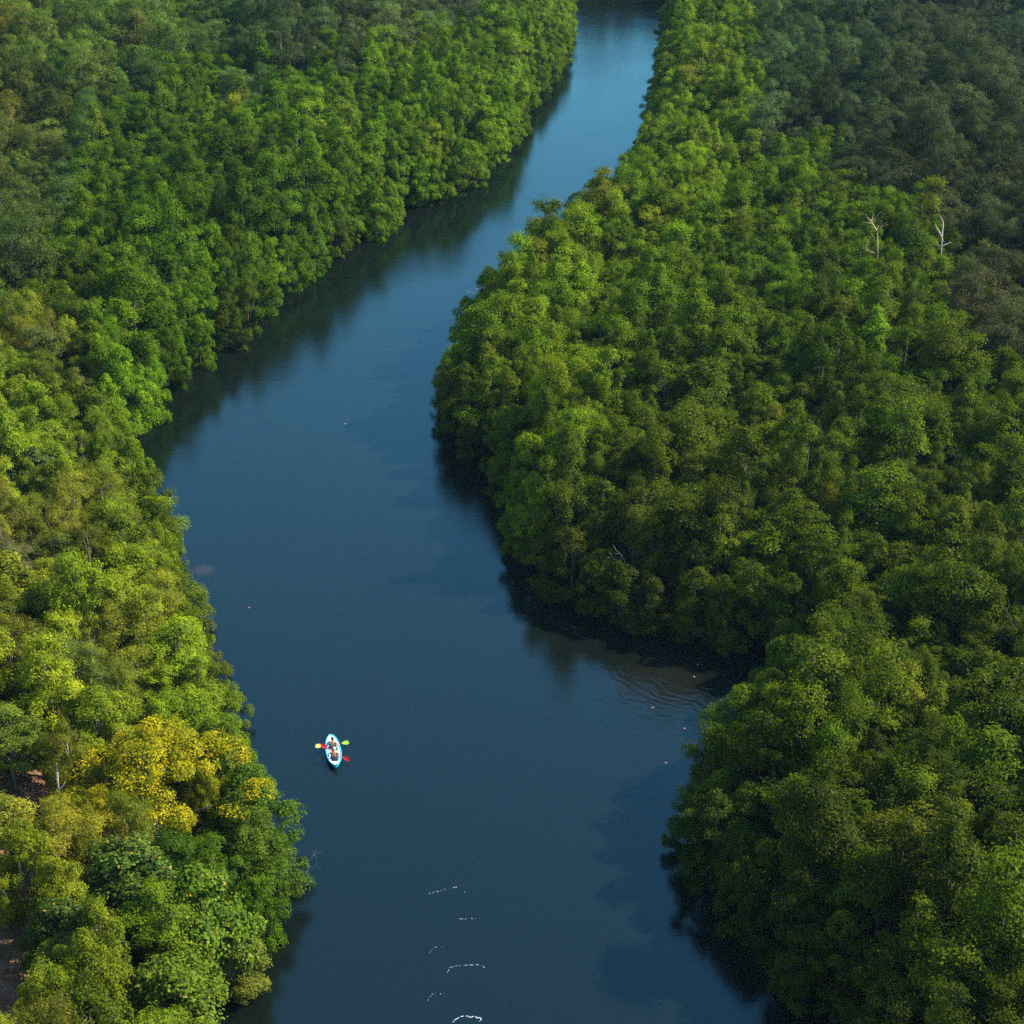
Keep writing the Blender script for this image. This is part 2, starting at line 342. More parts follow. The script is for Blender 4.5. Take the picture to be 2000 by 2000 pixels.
# ------------------------------------------------------------------ setting: ground, water
def axis(lo, hi, st, far_):
    a = list(np.arange(lo, hi + .01, st)); g = st
    lo_, hi_ = a[0], a[-1]; pre, post = [], []
    while hi_ < far_: g *= 1.35; hi_ += g; lo_ -= g; post.append(hi_); pre.append(lo_)
    return np.array(pre[::-1] + a + post)
gx = axis(-110, 110, 1.1, 1900); gy = axis(50, 400, 1.1, 2300)
X, Y = np.meshgrid(gx, gy); D = river_sd(X, Y); Z = terr(X, Y, D)
V = np.stack([X, Y, Z], -1).reshape(-1, 3); nx, ny = len(gx), len(gy)
ii = (np.arange(ny - 1)[:, None] * nx + np.arange(nx - 1)[None]).ravel()
F = np.stack([ii, ii + 1, ii + nx + 1, ii + nx], 1)
me = bpy.data.meshes.new('ground'); me.vertices.add(len(V)); me.vertices.foreach_set('co', V.astype(np.float32).ravel())
me.loops.add(F.size); me.loops.foreach_set('vertex_index', F.ravel().astype(np.int32)); me.polygons.add(len(F)); me.polygons.foreach_set('loop_start', np.arange(0, F.size, 4, dtype=np.int32))
me.materials.append(ground_mat()); me.update(calc_edges=True); me.polygons.foreach_set('use_smooth', [True] * len(F))
tag(mobj('ground', me), 'brown leaf litter and mud under the forest, rising on the left bank', kind='structure')
me = bpy.data.meshes.new('river'); me.from_pydata([(-500, -300, 0), (500, -300, 0), (500, 520, 0), (-500, 520, 0)], [], [(0, 1, 2, 3)]); me.materials.append(water_mat())
tag(mobj('river_water', me), 'calm dark blue river winding between mangrove banks', kind='structure')

# ------------------------------------------------------------------ tree prototypes
def proto(seed, leafm, barkm, tr, top, limbs=9, stilts=0, **kw):
    rs = np.random.RandomState(seed); V, cen = crown(rs, **kw)
    w = wood(rs, cen, kw['z0'], tr, top, limbs, stilts=stilts)
    cm = quads_mesh('crown', V, [leafm]); tm = w.mesh('trunk', [barkm])
    return dict(crown=cm, trunk=tm, both=quads_mesh('tree', V, [leafm, barkm], w), R=kw['Rc'], top=kw['z1'])
P = {
 'mangrove': [proto(10 + i, M_LEAF, M_BARK, .10, 6.2, 8, 4, Rc=1.75 + .1 * (i % 3), z0=.7, z1=7.0 + .3 * (i % 4), nl=18 + i % 6, lr=.72, leaves=17000, size=.125, shape=('dome', 'cone', 'vase')[i % 3], droop=.3, shell=(.5, 1.22), fill=.2) for i in range(9)],
 'bank': [proto(40 + i, M_LEAF, M_BARK, .12, 5.0, 12, 7, Rc=2.5, z0=.15, z1=6.0 + .3 * (i % 3), nl=38, lr=.70, leaves=26000, size=.125, shape='dome', droop=.4) for i in range(6)],
 'inland': [proto(60 + i, M_LEAF, M_BARK, .14, 7.0, 10, 0, Rc=3.0, z0=2.2, z1=8.6 + .4 * (i % 3), nl=26, lr=.95, leaves=15000, size=.16, aspect=.4, shape=('vase', 'dome')[i % 2], fill=.2, shell=(.6, 1.12), droop=.2) for i in range(6)],
 'hill': [proto(80 + i, M_HILL, M_BARK, .13, 5.8, 12, 0, Rc=2.5, z0=1.0, z1=6.8, nl=34, lr=.66, leaves=26000, size=.125, shape=('dome', 'vase')[i % 2], droop=.2, fill=.2, shell=(.6, 1.15)) for i in range(7)],
 'broad': [proto(100 + i, M_BROAD, M_BARK, .15, 6.6, 14, 0, Rc=3.4, z0=1.4, z1=7.6, nl=44, lr=.85, leaves=19000, size=.21, aspect=.72, shape='dome', droop=.5, fill=.25, shell=(.45, 1.2), up=.6) for i in range(3)],
 'wispy': [proto(120 + i, M_HILL, M_TWIG, .12, 6.2, 16, 0, Rc=2.6, z0=1.0, z1=7.4, nl=30, lr=.8, leaves=24000, size=.2, aspect=.16, shape='dome', droop=1.6, fill=.4, shell=(.5, 1.2)) for i in range(3)],
 'yellow': [proto(140 + i, M_YELL, M_BARK, .15, 5.6, 18, 0, Rc=4.6, z0=1.6, z1=7.4, nl=34, lr=.86, leaves=42000, size=.115, aspect=.6, shape='dome', fill=.08, shell=(.82, 1.05), squash=.75) for i in range(2)],
}

def put_tree(kind, name, x, y, z, sc, zs, rz, tint, var, label, cat, group, tilt=0):
    pr = P[kind][var % len(P[kind])]
    an = 1 + .16 * math.sin(rz * 5 + var); r = empty(name, (x, y, z), rz, (sc * an, sc * (1.06 / an), zs)); tag(r, label, cat, group)
    mobj('trunk', pr['trunk'], r); c = mobj('crown', pr['crown'], r); c['tint'] = [float(t) for t in tint]
    return r

# ------------------------------------------------------------------ which colour grows where (leaf colour by species, with shade painted in at lower right)
TINTS = [  # u, v, (r, g, b)
 (60, 1700, (.150,.170,.012)), (250, 1250, (.140,.175,.014)), (60, 1200, (.125,.135,.022)), (330, 1050, (.120,.165,.012)), (120, 900, (.120,.170,.012)),
 (100, 700, (.115,.150,.014)), (250, 650, (.075,.150,.008)), (330, 560, (.060,.135,.008)), (120, 520, (.080,.150,.010)), (450, 430, (.045,.095,.007)), (250, 400, (.050,.105,.007)),
 (520, 600, (.070,.120,.010)), (700, 300, (.065,.140,.010)), (850, 200, (.085,.175,.012)), (1000, 120, (.095,.190,.018)), (400, 250, (.055,.110,.009)), (620, 230, (.070,.150,.010)), (780, 380, (.085,.170,.014)),
 (430, 1650, (.055,.110,.006)), (560, 1600, (.050,.100,.006)), (470, 1400, (.120,.180,.012)),
 (1330, 60, (.085,.160,.018)), (1300, 200, (.105,.185,.020)), (1400, 280, (.100,.175,.018)), (1150, 400, (.080,.150,.012)), (1350, 430, (.095,.170,.012)),
 (1050, 520, (.095,.165,.012)), (1250, 520, (.080,.155,.008)), (1500, 560, (.060,.120,.007)), (1500, 420, (.075,.145,.010)), (1700, 700, (.065,.125,.008)),
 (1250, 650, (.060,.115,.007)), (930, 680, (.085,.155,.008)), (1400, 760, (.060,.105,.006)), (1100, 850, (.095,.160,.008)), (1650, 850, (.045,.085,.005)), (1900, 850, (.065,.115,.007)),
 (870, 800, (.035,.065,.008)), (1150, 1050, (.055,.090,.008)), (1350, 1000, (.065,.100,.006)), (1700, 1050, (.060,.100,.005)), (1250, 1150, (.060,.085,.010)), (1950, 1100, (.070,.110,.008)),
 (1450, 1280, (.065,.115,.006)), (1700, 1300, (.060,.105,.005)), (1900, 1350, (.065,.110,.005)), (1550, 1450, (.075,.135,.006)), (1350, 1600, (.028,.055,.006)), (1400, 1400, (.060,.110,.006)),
 (1750, 1600, (.055,.095,.005)), (1500, 1800, (.030,.055,.005)), (1950, 1700, (.055,.090,.005)), (1850, 1950, (.055,.090,.005)), (1950, 1500, (.065,.115,.005)),  # darkest river-side tints at lower right have the bank's shade painted in
]
IN_TINTS = [(60, 100, (.105,.130,.016)), (60, 300, (.085,.095,.018)), (150, 350, (.060,.095,.018)), (200, 60, (.060,.095,.018)), (300, 80, (.090,.130,.018)), (350, 200, (.070,.105,.020)), (560, 130, (.060,.085,.030)), (480, 30, (.035,.065,.018)),
 (750, 60, (.080,.100,.035)), (950, 40, (.090,.110,.055)), (100, 560, (.060,.085,.020)), (1550, 100, (.055,.085,.030)), (1750, 50, (.050,.062,.032)), (1950, 60, (.045,.058,.035)), (1600, 250, (.045,.062,.024)),
 (1800, 250, (.048,.062,.026)), (1950, 300, (.045,.055,.022)), (1800, 420, (.045,.050,.022)), (1900, 550, (.060,.062,.022)), (1950, 620, (.065,.068,.024)), (1450, 20, (.065,.085,.030))]
def tint_at(u, v, table, rs, amp=.22):
    a = np.array([(p[0], p[1]) for p in table], float); c = np.array([p[2] for p in table])
    w = 1 / (((a - (u, v)) ** 2).sum(1) + 900) ** 1.6; c = (c * w[:, None]).sum(0) / w.sum()
    q = math.sin(u / 47 + 2.1 * math.sin(v / 39)) * math.cos(v / 33 + 1.7 * math.sin(u / 61))
    k = math.exp(float(np.clip(rs.normal() * amp, -.5, .38)) + .20 * q); h = rs.normal() * .06
    b = .30 if table is TINTS else .7
    k *= 1.25 if table is IN_TINTS else 1.12 - .30 * float(sstep(900, 1300, u) * sstep(300, 1500, v))  # leaf colour darkened towards the lower right to imitate shade there
    return (c[0] * k * (1 + h) * (.90 if table is IN_TINTS else (1.09 if v < 700 else 1.0) if u < 620 else 1.16), c[1] * k, c[2] * k * b)

RB = [(1480,-200),(1500,60),(1520,280),(1640,330),(1750,450),(1850,520),(1930,690),(2050,760),(2300,800)]     # inland wood edge, right bank
LB = [(-400,640),(0,640),(60,590),(130,470),(165,330),(200,270),(330,170),(560,160),(760,110),(900,70),(1000,20),(1040,-60)]
def is_inland(u, v):
    if u > 1400:
        if u < 1480: return False
        return v < np.interp(u, [p[0] for p in RB], [p[1] for p in RB]) - (0 if u > 1520 else 0) if u > 1530 else u > 1500 and v < 280
    return v < np.interp(u, [p[0] for p in LB], [p[1] for p in LB])

# ------------------------------------------------------------------ hand-placed trees (u, v = middle of the crown in the photo)
rs = np.random.RandomState(7)
HERO = [ # kind, u, v, crown radius, height scale, tint, name, label, cat
 ('yellow', 295, 1505, 5.4, 1.18, (.33,.285,.004), 'flowering_tree', 'largest golden yellow tree, wide clumped crown on the slope beside the kayak', 'tree'),
 ('yellow', 214, 1842, 1.9, .62, (.31,.28,.004), 'flowering_tree', 'small golden yellow tree rising among broad leaves near the bottom of the photo', 'tree'),
 ('yellow', 300, 1250, 2.0, .75, (.25,.25,.005), 'flowering_tree', 'yellow green tree uphill of the largest golden tree, beside the dark gap', 'tree'),
 ('yellow', 70, 1955, 1.5, .55, (.26,.27,.006), 'flowering_tree', 'little yellow tree in the bottom left corner', 'tree'),
 ('yellow', 445, 1375, 1.7, .7, (.15,.215,.006), 'flowering_tree', 'lime yellow tree leaning over the water level with the kayak', 'tree'),
 ('yellow', 178, 1165, 2.1, .7, (.18,.23,.006), 'flowering_tree', 'lime green tree with yellow shoots below the bare leaning trunk', 'tree'),
 ('yellow', 190, 1600, 2.0, .8, (.34,.29,.004), 'flowering_tree', 'golden yellow tree tucked under the lower left side of the largest golden one', 'tree'),
 ('yellow', 405, 1560, 1.9, .8, (.25,.25,.005), 'flowering_tree', 'golden olive tree under the river side of the largest golden one', 'tree'),
 ('broad', 250, 1730, 3.1, 1.0, (.080,.130,.014), 'broadleaf_tree', 'grey green tree with big leaves and orange specks below the golden tree', 'tree'),
 ('broad', 395, 1790, 3.2, 1.0, (.100,.165,.008), 'broadleaf_tree', 'pale green big leaved tree between the broad leaved tree and the dark bank mangroves', 'tree'),
 ('broad', 340, 1955, 3.0, .9, (.110,.165,.009), 'broadleaf_tree', 'light green big leaved tree cut by the bottom edge of the photo', 'tree'),
 ('broad', 120, 1830, 2.0, .8, (.060,.105,.012), 'broadleaf_tree', 'dark blue green big leaved shrubby tree beside the bare brown slope', 'tree'),
 ('broad', 70, 935, 2.6, .8, (.060,.095,.020), 'broadleaf_tree', 'dark big leaved tree below the feathery olive tree at the left edge', 'tree'),
 ('hill', 25, 1635, 2.3, .9, (.22,.23,.014), 'hillside_tree', 'yellow green tree at the left edge above the bare brown slope', 'tree'),
 ('hill', 20, 1450, 2.3, .9, (.115,.16,.010), 'hillside_tree', 'mid green tree at the left edge beside the tall pale trunk', 'tree'),
 ('hill', 120, 1900, 1.7, .7, (.13,.16,.012), 'hillside_tree', 'olive green tree below the dark shrubby tree near the bottom left corner', 'tree'),
 ('hill', 450, 1880, 2.0, .75, (.15,.17,.014), 'hillside_tree', 'light olive tree reaching over the water at the bottom of the photo', 'tree'),
 ('bank', 488, 1600, 2.9, 1.15, (.060,.115,.005), 'bank_mangrove', 'dark green mangrove directly right of the largest golden tree, over the water', 'tree'),
 ('bank', 512, 1705, 2.6, 1.0, (.070,.120,.005), 'bank_mangrove', 'dark green mangrove on the bank below the grey bare bush', 'tree'),
 ('bank', 470, 1640, 2.4, 1.1, (.075,.120,.008), 'bank_mangrove', 'dark green mangrove tucked between the golden tree and the waterside mangrove', 'tree'),
 ('wispy', 75, 700, 3.4, 1.1, (.115,.135,.020), 'feathery_tree', 'largest feathery olive tree at the left edge above the lime green tree', 'tree'),
 ('wispy', 150, 770, 2.4, .9, (.16,.17,.030), 'feathery_tree', 'pale feathery tree right of the largest feathery olive tree', 'tree'),
 ('wispy', 130, 1340, 2.4, 1.15, (.10,.14,.016), 'feathery_tree', 'feathery green tree shading the tall pale trunk', 'tree'),
 ('wispy', 20, 1120, 2.3, .9, (.13,.13,.040), 'feathery_tree', 'grey olive feathery tree at the left edge with bleached twigs', 'tree'),
 ('hill', 110, 1110, 2.2, .9, (.11,.13,.016), 'hillside_tree', 'olive tree between the grey feathery tree and the leaning bare trunk', 'tree'),
 ('bank', 1095, 790, 2.6, 1.15, (.13,.21,.010), 'bank_mangrove', 'brightest lime mangrove on the point, facing the kayak', 'tree'),
 ('bank', 945, 655, 2.2, 1.05, (.13,.19,.010), 'bank_mangrove', 'yellow topped mangrove on the outer corner of the point', 'tree'),
 ('inland', 1910, 600, 4.2, 1.25, (.070,.068,.022), 'inland_tree', 'big brownish olive domed tree inland of the pale standing trunks', 'tree'),
 ('inland', 1960, 690, 3.4, 1.15, (.072,.075,.024), 'inland_tree', 'brownish olive tree below the big domed one at the right edge', 'tree'),
 ('inland', 25, 235, 3.6, 1.2, (.115,.115,.012), 'inland_tree', 'rusty golden tree in the upper left corner', 'tree'),
 ('inland', 20, 60, 3.2, 1.3, (.16,.15,.018), 'inland_tree', 'tall yellow olive tree above the rusty golden one', 'tree'),
 ('inland', 110, 160, 2.6, 1.1, (.05,.13,.012), 'inland_tree', 'bright green tree beside the white trunk in the upper left corner', 'tree'),
 ('inland', 265, 85, 3.6, 1.3, (.12,.13,.022), 'inland_tree', 'olive domed tree right of the white trunk in the upper left', 'tree'),
]
placed = []     # x, y, radius: spots already taken
KINDTOP = {'yellow': 4.6, 'broad': 4.6, 'hill': 4.0, 'bank': 3.2, 'wispy': 4.4, 'inland': 5.8}
for i, (kd, u, v, rc, zs, tn, name, lab, cat) in enumerate(HERO):
    x, y, z = at_t(u, v, KINDTOP[kd] * zs)
    put_tree(kd, name, x, y, z - .1, rc / P[kd][0]['R'], zs, rs.uniform(0, 6.28), tn, i, lab, cat, {'flowering_tree': 'yellow trees on the left slope', 'broadleaf_tree': 'big leaved trees on the left slope'}.get(name))
    placed.append((x, y, rc * .62))

# bare and dead trees: (u, v of the base or crown middle), builder settings
def bare_tree(name, label, u, v, zoff, seed, m, height, tr, spread, n=7, levels=3, lean=.1, twist=.2, clear=0.0, upz=.6, group=None, bl=1.0):
    x, y, z = at_t(u, v, zoff); mb = bare(np.random.RandomState(seed), height, tr, spread, n, levels, lean, twist, upz, bl)
    o = mobj(name, mb.mesh(name, [m])); o.location = (x, y, z); tag(o, label, 'dead tree', group)
    if clear: placed.append((x, y, clear))
    return o
bare_tree('dead_tree', 'tan leafless trunk with broken twisted top standing above the mangroves', 1712, 515, 6, 3, M_TAN, 10.4, .14, .8, 6, 2, .06, .22, 1.2, .5, bl=.35)
bare_tree('dead_tree', 'white bare pole trunk with a forked bleached top before the dark inland wood', 1845, 500, 6, 5, M_PALE, 9.8, .11, 1.3, 3, 1, .02, .05, 1.3, .2, bl=.22)
bare_tree('dead_tree', 'slim grey dead trunk between the tan trunk and the white pole', 1780, 470, 5, 8, M_TWIG, 8.4, .10, .8, 4, 2, .1, .2, .8, bl=.25)
bare_tree('dead_tree', 'short pale broken stub right of the white pole', 1887, 475, 6, 9, M_PALE, 9.0, .13, .9, 2, 1, .15, .2, .6, bl=.3)
bare_tree('dead_tree', 'grey twiggy dead crown in the middle of the right bank mangroves', 1583, 905, 4, 12, M_TWIG, 6.2, .09, .75, 16, 3, .05, .25, 1.3, bl=.45)
bare_tree('dead_tree', 'silvery dead crown behind the left mangroves near the top left', 252, 185, 2, 14, M_TWIG, 7.4, .14, 1.0, 16, 3, .1, .3, 1.6, bl=.6)
bare_tree('dead_tree', 'bare white trunk standing in shade in the upper left corner', 106, 125, 3, 15, M_PALE, 8.0, .17, .6, 3, 1, .05, .08, 1.2, bl=.4)
bare_tree('dead_tree', 'forked white snag at the top edge of the photo above the left mangroves', 330, 30, 7, 16, M_PALE, 9.5, .15, .9, 4, 2, .2, .2, .9, bl=.45)
bare_tree('dead_tree', 'small grey forked tree at the edge of the clearing in the upper left', 131, 225, 1, 17, M_TWIG, 5.5, .14, .9, 6, 2, .1, .2, 1.4)
bare_tree('dead_tree', 'tall pale trunk standing in the gap left of the largest golden tree', 122, 1640, 0, 18, M_PALE, 5.2, .10, .5, 3, 1, .04, .05, .9, bl=.3)
bare_tree('dead_tree', 'leaning bare brown trunk in the dark gap beside the lime green tree', 150, 1160, 0, 19, M_TWIG, 5.0, .11, .5, 3, 2, .25, .05, .9, bl=.5)
bare_tree('dead_bush', 'grey leafless bush hanging over the water below the kayak', 590, 1690, 1.5, 21, M_TWIG, 3.0, .07, 1.1, 16, 3, .4, .3)
bare_tree('dead_bush', 'pale leafless branches fanning out at the left edge', 15, 1150, 6, 22, M_TWIG, 3.2, .06, 1.2, 12, 3, .5, .3)
bare_tree('dead_tree', 'white limbed bare tree with twigs on the left slope above the golden tree', 60, 1290, 3, 23, M_TWIG, 4.6, .09, 1.1, 9, 3, .5, .3, 1.0)
bare_tree('dead_tree', 'small pale branching crown between olive trees above the tall pale trunk', 88, 1395, 6, 24, M_TWIG, 2.6, .07, 1.2, 7, 2, .2, .3)
bare_tree('dead_bush', 'dry pinkish brush left of the tall pale trunk', 78, 1575, .2, 25, M_DRY, 1.8, .05, 1.2, 18, 3, .3, .4, 1.1)
bare_tree('dead_bush', 'dry pinkish brush at the foot of the tall pale trunk', 100, 1660, .2, 26, M_DRY, 1.4, .05, 1.2, 14, 3, .3, .4, 1.0)
bare_tree('dead_bush', 'dry brown brush on the bare slope at the left edge', 12, 1760, .2, 27, M_DRY, 1.6, .05, 1.2, 16, 3, .3, .4, 1.6)
bare_tree('dead_bush', 'dry reddish brush on the bare slope above the bottom left corner', 14, 1905, .2, 28, M_DRY, 1.5, .05, 1.2, 16, 3, .3, .4, 1.6)
bare_tree('dead_bush', 'silver grey twigs on the outer corner of the point over the water', 852, 790, 1.5, 29, M_TWIG, 2.6, .07, 1.2, 13, 3, .4, .3)
bare_tree('dead_bush', 'silver grey twigs at the top of the point above the yellow topped mangrove', 950, 565, 3.5, 30, M_PALE, 3.0, .08, 1.1, 12, 3, .3, .3)
bare_tree('dead_tree', 'greyish bare crown poking from the mangroves just inland of the outer corner', 1090, 745, 3, 31, M_TWIG, 4.4, .12, .9, 10, 3, .2, .3, .6)
bare_tree('dead_tree', 'cream bare branches on the near right bank among dark mangroves', 1520, 1590, 3, 32, M_PALE, 3.6, .10, 1.1, 12, 3, .3, .35, .9)
bare_tree('dead_tree', 'leaning grey limbs on the shaded foot of the point', 1245, 1120, 1.5, 33, M_PALE, 4.2, .10, .9, 6, 2, .6, .2)
bare_tree('dead_bush', 'tangle of grey branches on the far left bank by the deep shade', 270, 800, 1.5, 34, M_TWIG, 2.8, .08, 1.2, 13, 3, .4, .3)
bare_tree('dead_tree', 'pale dead crown halfway up the far left bank mangroves', 556, 195, 4, 35, M_PALE, 4.0, .12, .8, 9, 3, .1, .3, .8)
bare_tree('dead_tree', 'greyish dead crown above the inlet among the right bank mangroves', 1945, 1250, 3, 36, M_TWIG, 5.2, .12, .8, 11, 3, .2, .3, .8)
bare_tree('submerged_branch', 'small drowned branch tips breaking the water beside the left bank', 446, 1262, .0, 37, M_DRY, .9, .04, 1.2, 8, 2, .6, .4)

# ------------------------------------------------------------------ scatter the forest
def frame_edge_x(y, z=5): return proj(1, y, z)[2] * (1000 / FPX)
pts = []; grid = {}
rp = np.random.RandomState(11)
def ok(x, y, r, f=1.0):
    cx, cy = int(x // 6), int(y // 6)
    for i in (-1, 0, 1):
        for j in (-1, 0, 1):
            for q in grid.get((cx + i, cy + j), ()):
                if (q[0] - x) ** 2 + (q[1] - y) ** 2 < ((r + q[2]) * f) ** 2: return False
    return True
def add(x, y, r): grid.setdefault((int(x // 6), int(y // 6)), []).append((x, y, r))
for q in placed: add(*q)
NCAND = 150000
cy_ = 58 + (430 - 58) * rp.rand(NCAND) ** 1.0; hw = cy_ * .36 + 22; cx_ = (rp.rand(NCAND) * 2 - 1) * hw
dd_ = river_sd(cx_, cy_)
TREES = []
for x, y, d in zip(cx_, cy_, dd_):
    if d < .3: continue
    h0 = float(0)
    u, v, f = proj(x, y, 5.0)
    if v > 2330: continue
    jit = 34 * math.sin(u / 31 + math.sin(v / 23)) + rp.normal() * 22
    inl = is_inland(u - .5 * jit, v + max(-70, min(45, jit))) if y < 340 else True
    hill = u < 560 and v > 930 - max(0, (u - 60)) * 0.0 and x < 0 and v > 880
    hill = hill or (u < 190 and v > 600 and x < 0)
    if inl and d > 6: kd, rr = 'inland', 2.9 * rp.uniform(.7, 1.35)
    elif hill and d > 2.5: kd, rr = ('hill', 'hill', 'hill', 'hill', 'wispy', 'wispy', 'hill', 'broad')[rp.randint(8)], 2.1 * rp.uniform(.75, 1.3)
    elif d < 4.2: kd, rr = 'bank', 2.1 * rp.uniform(.8, 1.2)
    else: kd, rr = 'mangrove', 1.72 * (.66 + 1.05 * rp.rand() ** 1.8) * (1 + .30 * float(sstep(1150, 1500, v)))
    if kd == 'bank' and d < rr * .62: continue
    if kd == 'hill' and d < rr * .8: continue
    if kd == 'broad': rr *= 1.1
    if not ok(x, y, rr * .5, .85 if kd == 'mangrove' else .96): continue
    # gaps: bare slope patches and shade pockets
    if (v > 1560 and v < 2050 and u < 55) or (1150 < v < 1165 and 100 < u < 160): continue
    add(x, y, rr * .5); TREES.append([x, y, d, kd, rr, u, v, f])
zz = terr(np.array([t[0] for t in TREES]), np.array([t[1] for t in TREES]), np.array([t[2] for t in TREES]))
for t, z in zip(TREES, zz): t.append(float(z))

def cname(c):
    r, g, b = c; s = g + r; q = r / g
    light = 'pale' if s > .30 else 'bright' if s > .235 else 'mid' if s > .165 else 'deep' if s > .12 else 'dark'
    return light + ' ' + ('golden olive' if q > .92 else 'olive' if q > .72 else 'yellow green' if q > .6 else 'green')
def ordn(n):
    return f"{n}{'th' if 10 <= n % 100 <= 20 else {1: 'st', 2: 'nd', 3: 'rd'}.get(n % 10, 'th')}"
rt = np.random.RandomState(23)
for t in TREES:
    x, y, d, kd, rr, u, v, f, z = t
    tn = tint_at(u, v, IN_TINTS if kd == 'inland' else TINTS, rt, {'hill': .28, 'wispy': .2, 'broad': .25}.get(kd, .27))
    if kd == 'wispy': tn = (tn[0] * 1.05, tn[1] * .9, tn[2] * 1.8)
    if kd == 'mangrove' and rt.rand() < .035: tn = (tn[0] * 1.5, tn[1] * 1.1, tn[2] * 2.2)      # greyer, thinner ones
    t.append(tn); t.append(rt.uniform(0, 6.283)); t.append(rt.randint(1000)); t.append((1 + (.20 * math.sin(x / 2.9 + 1.9 * math.sin(y / 4.7)) * math.cos(y / 3.6 + 1.3 * math.sin(x / 5.3)) if d > 5 else 0)) * rt.uniform(.80, 1.22) * (1.22 if x < 5 and y > 115 and d < 14 and kd in ('bank', 'mangrove') else 1.06))
    t.append(-25 < u < 2025 and -40 < v < 2130)
NAMES = {'mangrove': ('mangrove_tree', 'mangrove'), 'bank': ('bank_mangrove', 'bank mangrove'), 'inland': ('inland_tree', 'inland tree'),
         'hill': ('hillside_tree', 'leafy tree'), 'wispy': ('feathery_tree', 'feathery tree'), 'broad': ('broadleaf_tree', 'broadleaf tree')}
LIMIT = {'mangrove': 290, 'inland': 270, 'bank': 290, 'hill': 280, 'wispy': 100, 'broad': 100}
rest = {'mangrove': [], 'inland': []}; count = {}
ROWS = ['waterside', 'second', 'third', 'fourth', 'fifth', 'sixth', 'seventh', 'eighth', 'ninth', 'tenth']
for kd in NAMES:
    L = [t for t in TREES if t[3] == kd]
    L.sort(key=lambda t: -t[4] / t[7] if t[13] else 1e3)
    vis = [t for t in L if t[13]]; out = [t for t in L if not t[13]]
    keep = vis[:LIMIT[kd]]; rest['inland' if kd == 'inland' else 'mangrove'] += vis[LIMIT[kd]:] + out
    rows = {}
    for t in keep:
        side = 'left' if t[0] < np.interp(t[1], [60, 100, 130, 200, 350], [0, 0, -3, 5, 30]) else 'right'
        row = int(t[2] // 5); rows.setdefault((side, row), []).append(t)
    for (side, row), ts in rows.items():
        ts.sort(key=lambda t: -t[6])
        for i, t in enumerate(ts):
            x, y, d, kd, rr, u, v, f, z, tn, rz, var, zs, _ = t
            rw = ROWS[row] + ' row' if row < len(ROWS) else f'row {int(d // 5)} steps'
            where = 'beside the water' if row == 0 else f'about {row * 5} metres inland'
            lab = f"{cname(tn)} {NAMES[kd][1]} {where} on {side} bank, {ordn(i + 1)} from the bottom"
            pr = P[kd][var % len(P[kd])]
            put_tree(kd, NAMES[kd][0], x, y, z - .1, rr / pr['R'], zs * (rr / pr['R']) ** .35, rz, tn, var, lab, 'tree',
                     {'mangrove': 'mangroves filling both banks', 'bank': 'mangroves hanging over the water', 'inland': 'dull green trees behind the mangroves'}.get(kd, 'trees on the left slope'))
    count[kd] = (len(vis), len(keep))
print('TREES', count, {k: len(v) for k, v in rest.items()})

def forest(name, label, ts, kinds):
    col = bpy.data.collections.new(name + ' sources'); index = {}
    for kd in kinds:
        for j, pr in enumerate(P[kd]):
            o = bpy.data.objects.new(f'{chr(65 + len(index) // 26)}{chr(65 + len(index) % 26)} {name}', pr['both']); index[(kd, j)] = len(index); col.objects.link(o)
    me = bpy.data.meshes.new(name); n = len(ts)
    me.vertices.add(n); me.vertices.foreach_set('co', np.array([(t[0], t[1], t[8] - .1) for t in ts], np.float32).ravel())
    def attr(nm, ty, vals, fld): a = me.attributes.new(nm, ty, 'POINT'); a.data.foreach_set(fld, np.array(vals, np.float32 if ty != 'INT' else np.int32).ravel())
    S = [t[4] / P[t[3]][t[11] % len(P[t[3]])]['R'] for t in ts]
    attr('proto', 'INT', [index[(t[3], t[11] % len(P[t[3]]))] for t in ts], 'value')
    attr('rot', 'FLOAT_VECTOR', [(0, 0, t[10]) for t in ts], 'vector')
    attr('scl', 'FLOAT_VECTOR', [(s * (1 + .16 * math.sin(t[10] * 5 + t[11])), s * 1.06 / (1 + .16 * math.sin(t[10] * 5 + t[11])), t[12] * s ** .35) for s, t in zip(S, ts)], 'vector')
    attr('tint', 'FLOAT_COLOR', [(*t[9], 1) for t in ts], 'color')
    o = mobj(name, me); tag(o, label, kind='stuff')
    ng = bpy.data.node_groups.new(name, 'GeometryNodeTree')
    ng.interface.new_socket('Geometry', in_out='INPUT', socket_type='NodeSocketGeometry'); ng.interface.new_socket('Geometry', in_out='OUTPUT', socket_type='NodeSocketGeometry')
    N = ng.nodes; L = ng.links; gi = N.new('NodeGroupInput'); go = N.new('NodeGroupOutput')
    ci = N.new('GeometryNodeCollectionInfo'); ci.inputs['Collection'].default_value = col; ci.inputs['Separate Children'].default_value = True; ci.inputs['Reset Children'].default_value = True
    ip = N.new('GeometryNodeInstanceOnPoints'); ip.inputs['Pick Instance'].default_value = True
    m2p = N.new('GeometryNodeMeshToPoints'); m2p.inputs['Radius'].default_value = .01
    L.new(gi.outputs[0], m2p.inputs[0]); L.new(m2p.outputs[0], ip.inputs['Points']); L.new(ci.outputs[0], ip.inputs['Instance'])
    for nm, ty, so in (('proto', 'INT', 'Instance Index'), ('rot', 'FLOAT_VECTOR', 'Rotation'), ('scl', 'FLOAT_VECTOR', 'Scale')):
        a = N.new('GeometryNodeInputNamedAttribute'); a.data_type = ty; a.inputs[0].default_value = nm
        out = [s for s in a.outputs if s.enabled and s.name == 'Attribute'][0]; L.new(out, ip.inputs[so])
    L.new(ip.outputs[0], go.inputs[0])
    md = o.modifiers.new('scatter', 'NODES'); md.node_group = ng
    return o
